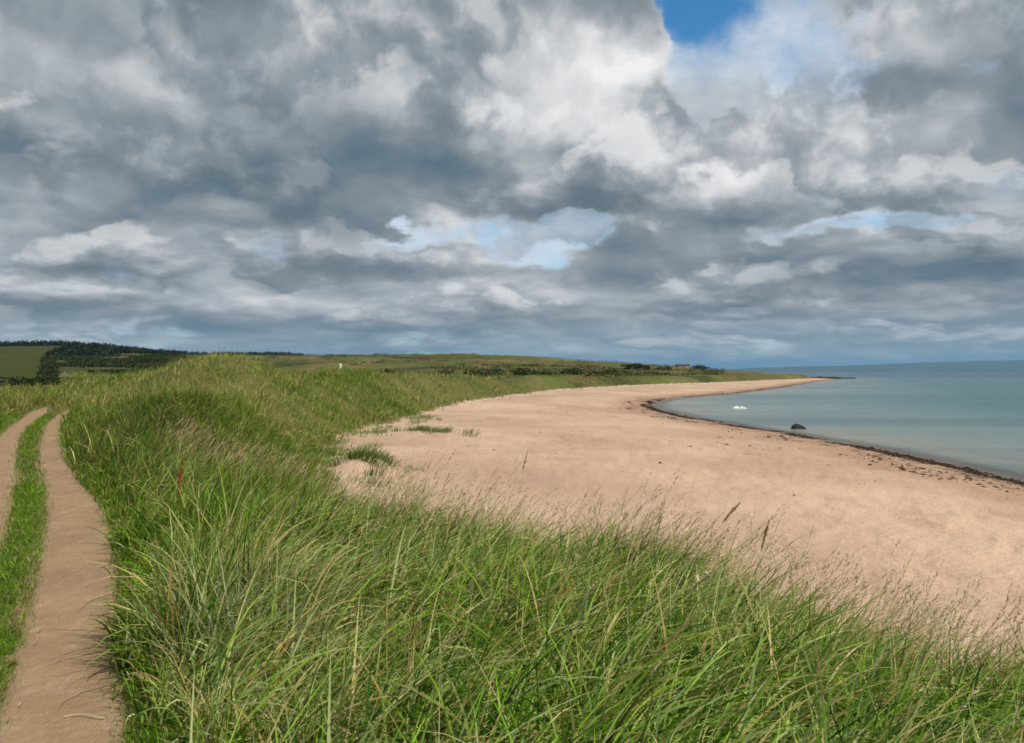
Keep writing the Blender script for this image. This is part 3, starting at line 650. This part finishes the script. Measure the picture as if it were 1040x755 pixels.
# ------------------------------------------------------------------ wrack and litter on the sand
def flakes(x, y, z, size, col, flat=.25):
    n = len(x); k = 6; a = np.linspace(0, 2 * np.pi, k, endpoint=False)[None, :] + rng.uniform(0, 6, (n, 1))
    rr = size[:, None] * rng.uniform(.45, 1.2, (n, k)); st = rng.uniform(.35, 1, n)[:, None]; ro = rng.uniform(0, 3.1, n)[:, None]
    u = rr * np.cos(a); v = rr * np.sin(a) * st
    X = x[:, None] + u * np.cos(ro) - v * np.sin(ro); Y = y[:, None] + u * np.sin(ro) + v * np.cos(ro)
    Z = z[:, None] + rng.uniform(0, .12, (n, k)) * size[:, None]
    top = np.stack([x, y, z + size * flat * rng.uniform(.6, 1.4, n)], -1)
    V = np.concatenate([np.stack([X, Y, Z - .01], -1), top[:, None, :]], 1).reshape(-1, 3)
    loc = np.array([[i, (i + 1) % k, k] for i in range(k)]).ravel()
    return V, np.full(n * k, 3), ((np.arange(n) * (k + 1))[:, None] + loc[None, :]).ravel(), np.repeat(col, k + 1, 0)
def wrack():
    cum = np.concatenate([[0], np.cumsum(np.hypot(*np.diff(WATERLINE, axis=0).T))])
    s = np.concatenate([rng.uniform(40, 200, 16000), rng.uniform(60, 420, 6000)])
    cx = np.interp(s, cum, WATERLINE[:, 0]); cy = np.interp(s, cum, WATERLINE[:, 1])
    tx = np.interp(s + 2, cum, WATERLINE[:, 0]) - cx; ty = np.interp(s + 2, cum, WATERLINE[:, 1]) - cy; L = np.hypot(tx, ty)
    lvl = np.where(rng.random(len(s)) < .85, rng.normal(.9, .4, len(s)), rng.normal(3.0, 1.0, len(s)) + 2 * fbm(s, s * 0, 14, 7, 2))
    x = cx - ty / L * lvl; y = cy + tx / L * lvl
    ok = (fbm(s, lvl * 2, 4.5, 201, 3) > .40 + .12 * (lvl > 2)) & (beach_z(x, y) > SEA - .05)
    x, y = x[ok], y[ok]; n = len(x)
    c = np.array([(0.030, 0.018, 0.010), (0.05, 0.028, 0.015), (0.022, 0.017, 0.010)])[rng.integers(0, 3, n)]
    o = link('seaweed', mesh_np('seaweed', *flakes(x, y, beach_z(x, y), rng.lognormal(-2.45, .5, n), c, .3), smooth=False), M_DRY)
    tag(o, 'dark line of wet seaweed washed up along the water edge', 'seaweed', kind='stuff')
    m = 6000; r = np.sqrt(rng.uniform(12 ** 2, 110 ** 2, m)); a = np.radians(rng.uniform(-12, 44, m)); x = r * np.sin(a); y = r * np.cos(a)
    ok = (foot_dist(x, y) < -2) & (dist_line(x, y, WATERLINE)[0] > 2) & (rng.random(m) < .09 + .75 * sstep((fbm(x, y * .5, 3.2, 211, 3) - .60) / .1))
    x, y = x[ok], y[ok]; n = len(x); c = np.array([(0.05, 0.033, 0.02), (0.11, 0.07, 0.045), (0.16, 0.11, 0.07)])[rng.integers(0, 3, n)]
    o = link('beach_litter', mesh_np('beach_litter', *flakes(x, y, ground_z(x, y), rng.lognormal(-2.75, .5, n) * np.clip(np.hypot(x, y) / 55, .3, 1), c, .3), smooth=False), M_DRY)
    tag(o, 'small dark bits of weed and shell strewn over the dry sand', 'litter', kind='stuff')
wrack()
def pebbles():
    parts = []
    for line, half in ((TRACK_A, half_a), (TRACK_B, half_b)):
        cum = np.concatenate([[0], np.cumsum(np.hypot(*np.diff(line, axis=0).T))]); n = 2600; u = rng.uniform(8, 34, n)
        cx = np.interp(u, cum, line[:, 0]); cy = np.interp(u, cum, line[:, 1]); tx = np.interp(u + .3, cum, line[:, 0]) - cx; ty = np.interp(u + .3, cum, line[:, 1]) - cy; L = np.hypot(tx, ty)
        w = half(cy) * rng.normal(0, .62, n).clip(-1.05, 1.05); x = cx - ty / L * w; y = cy + tx / L * w
        c = np.array([(0.30, 0.25, 0.20), (0.16, 0.12, 0.09), (0.42, 0.36, 0.29), (0.22, 0.15, 0.10)])[rng.integers(0, 4, n)]
        parts.append(flakes(x, y, ground_z(x, y) + .018, rng.lognormal(-5.1, .45, n), c, .6))
    o = link('pebbles', mesh_np('pebbles', *join(parts), smooth=False), M_DRY); tag(o, 'small pebbles and crumbs scattered on the two wheel tracks', 'pebbles', kind='stuff')
pebbles()

# ------------------------------------------------------------------ boulder, wave, rocks at the point
M_ROCK = mat_plain('wet_rock', (0.010, 0.010, 0.012), (0.024, 0.023, 0.022), 3.0, .75, .6, .08, .15)
def rock(name, loc, size, seed, label, cat='rock', group=None, lean=0.0):
    bm = __import__('bmesh').new(); __import__('bmesh').ops.create_icosphere(bm, subdivisions=4, radius=1.0)
    P = np.array([v.co[:] for v in bm.verts])
    nz = fbm(P[:, 0] * 2 + P[:, 2] * 1.3 + 40, P[:, 1] * 2 - P[:, 2] * .9 + seed * 7, .9, seed, 4)
    # a few flat cleavage faces
    r = np.random.default_rng(seed); Q = P * (.78 + .5 * nz)[:, None]
    for _ in range(14):
        d = r.normal(size=3); d[2] = abs(d[2]) * .7; d /= np.linalg.norm(d); lim = r.uniform(.48, .8)
        k = Q @ d; Q = Q - np.maximum(k - lim, 0)[:, None] * d[None, :] * .9
    Q = Q * np.array(size); Q[:, 2] += lean * Q[:, 0]
    for v, q in zip(bm.verts, Q): v.co = q
    me = bpy.data.meshes.new(name); bm.to_mesh(me); bm.free(); me.shade_smooth()
    o = link(name, me, M_ROCK); o.location = loc; tag(o, label, cat, group); return o
rock('boulder', (25.2, 78.0, SEA + .06), (1.08, .62, .54), 5, 'dark boulder standing in the shallow water just off the beach', 'boulder', None, -.22)
for i, (x, y, sx, sz) in enumerate([(216, 640, 9, 1.5), (228, 655, 11, 1.9), (240, 668, 9, 1.3), (252, 690, 10, 1.1), (205, 655, 8, 2.2), (268, 705, 8, .7)]):
    rock('rock', (x, y, SEA + .5), (sx, 5, sz), 20 + i, 'low dark rock at the tip of the far sandy point', 'rock', 'rocks at the tip of the sandy point')
def wave(x, y, L, h, rz, label):
    n, k = 40, 9; t = np.linspace(-1, 1, n); u = np.linspace(-1, 1, k); T, U = np.meshgrid(t, u, indexing='ij')
    prof = (1 - T ** 2).clip(0) ** .7 * (.15 + 1.5 * vnoise(T * 9 + 9, U * 3, 1, 3)) * (1 - .4 * T)
    X = T * L; Y = U * .5 + .25 * np.sin(T * 2.3); Z = h * prof * np.exp(-(U * 1.5) ** 2) - .03
    V = np.stack([X, Y, Z], -1).reshape(-1, 3); F = grid_faces(n, k)[:, ::-1]
    o = link('wave', mesh_np('wave', V, np.full(len(F), 4), F.ravel()), mat_plain('foam', (0.62, 0.66, 0.66), (0.40, 0.45, 0.45), 5, .7))
    o.location = (x, y, SEA); o.rotation_euler.z = rz; tag(o, label, 'wave')
wave(31.6, 123, 1.05, .26, -.3, 'small white breaking wave alone on the calm water of the bay')

# ------------------------------------------------------------------ post, cottages
M_WHITE = mat_plain('white_wash', (0.74, 0.72, 0.66), (0.62, 0.6, 0.55), 2.0, .8, .1, .01)
M_WALL = mat_plain('grey_harling', (0.36, 0.36, 0.345), (0.30, 0.30, 0.29), 2.0, .9, .1, .01)
M_SLATE = mat_plain('slate', (0.09, 0.095, 0.105), (0.055, 0.058, 0.065), 3.0, .7, .2, .02)
M_PANE = mat_plain('dark_pane', (0.02, 0.025, 0.03), (0.03, 0.035, 0.04), 3, .15)
def box_np(x0, x1, y0, y1, z0, z1):
    V = np.array([(x, y, z) for z in (z0, z1) for y in (y0, y1) for x in (x0, x1)], float)
    F = [0, 2, 3, 1, 4, 5, 7, 6, 0, 1, 5, 4, 2, 6, 7, 3, 0, 4, 6, 2, 1, 3, 7, 5]
    return V, np.full(6, 4), np.array(F)
def box(name, dims, mat, parent):
    return link(name, mesh_np(name, *box_np(*dims), smooth=False), mat, parent)
gz = lambda x, y: float(ground_z(np.array([x], float), np.array([y], float))[0])
def marker(x, y):
    r = empty('marker_post', (x, y, gz(x, y))); tag(r, 'short pale post standing alone on the grass ridge behind the beach', 'post')
    box('shaft', (-.09, .09, -.09, .09, -.3, 1.12), M_WHITE, r)
    V = np.array([(-.11, -.11, 1.12), (.11, -.11, 1.12), (.11, .11, 1.12), (-.11, .11, 1.12), (0, 0, 1.27)]); 
    link('cap', mesh_np('cap', V, [3, 3, 3, 3, 4], np.array([0, 1, 4, 1, 2, 4, 2, 3, 4, 3, 0, 4, 3, 2, 1, 0]), smooth=False), M_WHITE, r)
marker(-17.4, 90)
def cottage(x, y, rz, L, D, H, R, label, nwin):
    r = empty('cottage', (x, y, gz(x, y) - .5), rz); tag(r, label, 'house')
    box('wall', (-L / 2, L / 2, -D / 2, D / 2, 0, H), M_WALL, r)
    e = .3; V = np.array([(-L / 2 - e, -D / 2 - e, H + .003), (L / 2 + e, -D / 2 - e, H + .003), (L / 2 + e, D / 2 + e, H + .003), (-L / 2 - e, D / 2 + e, H + .003), (-L / 2 - e, 0, H + R), (L / 2 + e, 0, H + R)])
    rf = link('roof', mesh_np('roof', V, [4, 4, 3, 3, 4], np.array([0, 1, 5, 4, 2, 3, 4, 5, 3, 0, 4, 1, 2, 5, 3, 2, 1, 0]), smooth=False), M_SLATE, r)
    for sx in (-1, 1): box('chimney', (sx * L * .42 - .4, sx * L * .42 + .4, -.4, .4, H + R - .8, H + R + .6), M_WALL, rf)
    for i in range(nwin):
        wx = -L / 2 + L * (i + .5) / nwin
        if i == nwin // 2: box('door', (wx - .5, wx + .5, -D / 2 - .06, -D / 2 + .05, .3, 2.3), M_PANE, r)
        else: box('window', (wx - .5, wx + .5, -D / 2 - .05, -D / 2 + .05, 1.2, 2.4), M_PANE, r)
cottage(121, 628, .1, 9, 5, 1.9, 1.3, 'small pale grey cottage between dark bushes beyond the far beach', 5)

# ------------------------------------------------------------------ bushes and far wood
def leaf_cloud(centres, radii, n_each, leaf, cols, flat=1.0):
    n = len(centres); N = n * n_each
    d = rng.normal(size=(N, 3)); d /= np.linalg.norm(d, axis=1)[:, None]
    rad = rng.uniform(.45, 1.08, N) ** .6
    P = np.repeat(centres, n_each, 0) + d * rad[:, None] * np.repeat(radii, n_each, 0)
    a = rng.normal(size=(N, 3)); b = rng.normal(size=(N, 3)); a /= np.linalg.norm(a, axis=1)[:, None]; b -= (a * b).sum(1)[:, None] * a; b /= np.linalg.norm(b, axis=1)[:, None]
    s = leaf * rng.uniform(.5, 1.4, N)[:, None]
    V = np.stack([P - a * s, P - b * s * .6, P + a * s, P + b * s * .6], 1).reshape(-1, 3)
    C = np.repeat(pick(np.array(cols), N) * rng.uniform(.7, 1.3, (N, 1)), 4, 0)
    return V, np.full(N, 4), np.arange(4 * N), C
DARK = [(0.022, 0.042, 0.014), (0.035, 0.055, 0.016), (0.016, 0.032, 0.012)]
BROWN = [(0.05, 0.045, 0.018), (0.07, 0.06, 0.022), (0.035, 0.045, 0.015)]
def bush(x, y, L, D, H, label, cols=DARK, cat='bush', name='gorse_bush', leaf=.3, group=None):
    z = gz(x, y); m = max(5, int(L * 1.3)); c = np.stack([rng.uniform(-.5, .5, m) * L, rng.uniform(-.5, .5, m) * D, np.zeros(m)], -1)
    hh = H * rng.uniform(.55, 1.0, m) * (1 - .5 * np.abs(c[:, 0] / L * 1.6) ** 2); c[:, 2] = hh * .45 + ground_z(c[:, 0] + x, c[:, 1] + y) - z
    rad = np.stack([np.full(m, max(L / m * 1.3, H * .6)), np.full(m, max(D * .35, H * .5)), hh * .6], -1)
    o = link(name, mesh_np(name, *leaf_cloud(c, rad, 90, leaf, cols), smooth=False), M_LEAF); o.location = (x, y, z); tag(o, label, cat, group)
def at(px, Y): return (px - 520) / 900 * Y
bush(at(300, 125), 125, 6.5, 1.6, .9, 'low dark strip of scrub on the flat ground just left of the pale post', DARK)
bush(at(382, 200), 200, 17, 5, 2.2, 'long dark thicket on the links right behind the pale post', DARK)
bush(at(345, 165), 165, 7, 3, 1.3, 'brown bracken patch beside the pale post', BROWN)
bush(at(470, 240), 240, 16, 5, 1.8, 'brown scrub strip left of the long dark thicket above the bay dunes', BROWN)
bush(at(525, 260), 260, 22, 6, 2.4, 'long dark thicket above the middle of the bay dunes', DARK)
bush(at(585, 300), 300, 8, 5, 3.0, 'single round green bush on pale grass above the far beach', DARK)
bush(at(612, 330), 330, 7, 4, 2.0, 'lower green bush on pale grass next to the round one', BROWN)
bush(at(627, 345), 345, 9, 4, 2.0, 'flat green bush on the pale slope below the clump of dark trees', [(0.05, 0.085, 0.02), (0.07, 0.10, 0.02)])
bush(at(676, 560), 560, 9, 5, 3.2, 'dark bush nearest the pale cottage on its left', DARK)
bush(at(711, 600), 600, 10, 5, 3.4, 'dark bush nearest the pale cottage on its right', DARK)
def tree(x, y, H, R, label, group=None):
    r = empty('pine_tree', (x, y, gz(x, y))); tag(r, label, 'tree', group)
    n = 8; a = np.linspace(0, 2 * np.pi, n, endpoint=False); V = np.concatenate([np.stack([.25 * np.cos(a), .25 * np.sin(a), np.full(n, -.3)], -1), np.stack([.1 * np.cos(a), .1 * np.sin(a), np.full(n, H * .8)], -1)])
    F = np.array([[i, (i + 1) % n, n + (i + 1) % n, n + i] for i in range(n)]).ravel()
    link('trunk', mesh_np('trunk', V, np.full(n, 4), F), mat_plain('bark', (0.06, 0.045, 0.035), (0.1, 0.08, 0.06)), r)
    m = 12; c = np.stack([rng.normal(0, R * .4, m), rng.normal(0, R * .4, m), rng.uniform(.3, .9, m) * H], -1); rd = np.stack([R * .5 * np.ones(m), R * .5 * np.ones(m), H * .16 * np.ones(m)], -1)
    link('crown', mesh_np('crown', *leaf_cloud(c, rd, 110, .3, DARK), smooth=False), M_LEAF, r)
for px, Y, H in ((638, 520, 3.6), (644, 530, 4.2), (650, 525, 4.0), (657, 535, 3.2)):
    tree(at(px, Y), Y, H, 3.4, 'dark tree in the small clump on the skyline above the far beach', 'dark trees in the skyline clump')
def woodland():
    n = 15000; y = rng.uniform(600, 1750, n); k = rng.uniform(-.74, -.235, n); x = k * y
    edge = np.interp(y, [230, 640, 780, 1000, 1270], [-.535, -.525, -.515, -.488, -.462])
    inside = ((y < 1270) & (k > edge) & (k < np.interp(y, [185, 500, 700, 1270], [-.519, -.505, -.45, -.36]))) | ((y >= 1270) & ((k < -.38) | (y > 1380)))
    ok = inside & ((fbm(x, y, 60, 221, 3) > .30) )
    x, y = x[ok], y[ok]; n = len(x); h = rng.uniform(.75, 1.25, n) * np.interp(y, [185, 500, 640, 1000, 1300], [.9, 1.5, 2.4, 5.5, 8.0]); z = ground_z(x, y)
    V = leaf_cloud(np.stack([x, y, z + h * .5], -1), np.stack([h * .45, h * .45, h * .55], -1), 24, 1.3, [(0.012, 0.024, 0.012), (0.020, 0.034, 0.013), (0.010, 0.018, 0.010)])
    m = 9000; y2 = np.exp(rng.uniform(np.log(170), np.log(660), m)); k2 = rng.uniform(-.545, -.37, m); x2 = k2 * y2
    ok = (k2 > np.interp(y2, [170, 500, 660], [-.534, -.526, -.515])) & ((fbm(x2, y2 * .4, 22, 261, 3) > .40) | (k2 < -.515)); x2, y2 = x2[ok], y2[ok]; m = len(x2); h2 = rng.uniform(.5, 1.1, m) * np.interp(y2, [170, 660], [.9, 1.7])
    V2 = leaf_cloud(np.stack([x2, y2, ground_z(x2, y2) + h2 * .4], -1), np.stack([h2 * 1.2, h2 * 1.2, h2 * .55], -1), 22, .3, [(0.022, 0.036, 0.010), (0.038, 0.046, 0.013), (0.016, 0.026, 0.009)])
    V = join([V, V2])
    o = link('woodland', mesh_np('woodland', *V, smooth=False), M_LEAF); tag(o, 'dark conifer wood along the far hill on the left', 'wood', kind='stuff')
woodland()
def heath():
    n = 5200; y = np.exp(rng.uniform(np.log(120), np.log(900), n)); x = y * rng.uniform(-.42, .24, n)
    ok = (foot_dist(x, y) > 14) & (fbm(x, y * .35, 26, 251, 4) > .52); x, y = x[ok], y[ok]; n = len(x)
    h = rng.uniform(.35, 1.0, n) * (1 + y / 500); z = ground_z(x, y)
    V = leaf_cloud(np.stack([x, y, z + h * .35], -1), np.stack([h * rng.uniform(1.2, 3.5, n), h * 1.3, h * .5], -1), 30, .28, BROWN + DARK[:1] + [(0.085, 0.07, 0.03)])
    o = link('heath_scrub', mesh_np('heath_scrub', *V, smooth=False), M_LEAF); tag(o, 'patches of brown and dark scrub spread over the links behind the beach', 'scrub', kind='stuff')
heath()
def hedge_row():
    for i in range(7):
        Y = 104 + i * 2.0; bush(at(-28 + i * 12, Y), Y, 3.0, 1.6, 1.3, 'dark hedge bush in the row along the bottom of the green field', [(0.016, 0.03, 0.012), (0.022, 0.036, 0.014)], 'bush', 'hedge_bush', .16, 'hedge bushes below the field')
hedge_row()
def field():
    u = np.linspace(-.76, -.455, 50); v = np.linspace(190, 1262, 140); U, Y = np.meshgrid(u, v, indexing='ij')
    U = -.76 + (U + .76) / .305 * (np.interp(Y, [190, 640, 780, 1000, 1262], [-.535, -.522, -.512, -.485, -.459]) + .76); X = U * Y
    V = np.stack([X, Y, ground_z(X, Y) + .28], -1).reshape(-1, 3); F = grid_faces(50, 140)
    m, N = new_mat('shaded_pasture'); P = pos(N); f = N.noise(N.vm('MULTIPLY', P, (1, .25, 1)), .05, 5, .6)
    finish(N, bsdf(N, N.mix(f, (0.030, 0.036, 0.005), (0.044, 0.047, 0.008)), .9, None, .1))  # cloud shadow over the field is put into these dark olive tones
    o = link('field', mesh_np('field', V, np.full(len(F), 4), F.ravel()), m); tag(o, 'green field toned down to cloud-shadow olive on the hillside below the dark wood', 'field', kind='structure')
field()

# ------------------------------------------------------------------ land across the water
def far_hills():
    nx, ny = 220, 26; u = np.linspace(.16, 1.1, nx); v = np.linspace(0, 1, ny); U, T = np.meshgrid(u, v, indexing='ij')
    Y = 15000 + 5000 * T; X = U * Y
    ridge = sstep((U - .16) / .12) * (80 + 230 * sstep((U - .25) / .35)) * (.65 + .7 * fbm(U * 40, U * 0, 4.0, 231, 4))
    Z = SEA - 2 + ridge * np.sin(np.pi * np.clip(T, 0, 1)) * (.75 + .5 * fbm(X, Y, 2200, 241, 4))
    V = np.stack([X, Y, Z], -1).reshape(-1, 3); F = grid_faces(nx, ny)
    o = link('hills', mesh_np('hills', V, np.full(len(F), 4), F.ravel()), mat_plain('hill_land', (0.035, 0.055, 0.03), (0.06, 0.07, 0.035), .0006)); tag(o, 'faint blue hills across the water on the horizon', 'hills', kind='structure')
far_hills()
HAZE_DENSITY = 3.4e-5
def haze():
    o = link('haze', mesh_np('haze', *box_np(-24000, 31000, -6000, 31000, -14, 260), smooth=False)); m = bpy.data.materials.new('air'); m.use_nodes = True; N = NT(m.node_tree)
    v = N.n('ShaderNodeVolumePrincipled', {'Color': (0.22, 0.52, 0.88, 1), 'Density': HAZE_DENSITY, 'Anisotropy': 0.2})
    out = N.n('ShaderNodeOutputMaterial', {'Volume': v.outputs[0]}); o.data.materials.append(m); tag(o, 'thin blue air over the sea and far land', 'haze', kind='stuff')
haze()

# ------------------------------------------------------------------ sun and camera
def sun():
    d = bpy.data.lights.new('sun', 'SUN'); d.energy = 5.0; d.angle = math.radians(.6); d.color = (1.0, .95, .87)
    o = bpy.data.objects.new('sun', d); COL.objects.link(o)
    from mathutils import Vector
    o.rotation_euler = Vector(SUN_TO).to_track_quat('Z', 'Y').to_euler()
sun()
cd = bpy.data.cameras.new('camera'); cd.sensor_width = 36; cd.lens = 900 / 1040 * 36; cd.clip_start = .05; cd.clip_end = 60000
co = bpy.data.objects.new('camera', cd); COL.objects.link(co); co.location = (0, 0, EYE); co.rotation_euler = (math.radians(90.05), 0, 0); SC.camera = co
SC.view_settings.view_transform = 'Standard'; SC.view_settings.look = 'None'; SC.view_settings.gamma = 1; SC.view_settings.exposure = 0.28; SC.view_settings.use_curve_mapping = False
cy = SC.cycles
cy.max_bounces = 6; cy.diffuse_bounces = 3; cy.glossy_bounces = 2; cy.transmission_bounces = 3; cy.transparent_max_bounces = 8; cy.volume_bounces = 0
cy.use_adaptive_sampling = True; cy.adaptive_threshold = .02; cy.use_denoising = True; cy.filter_width = 1.7
cy.sample_clamp_indirect = 6
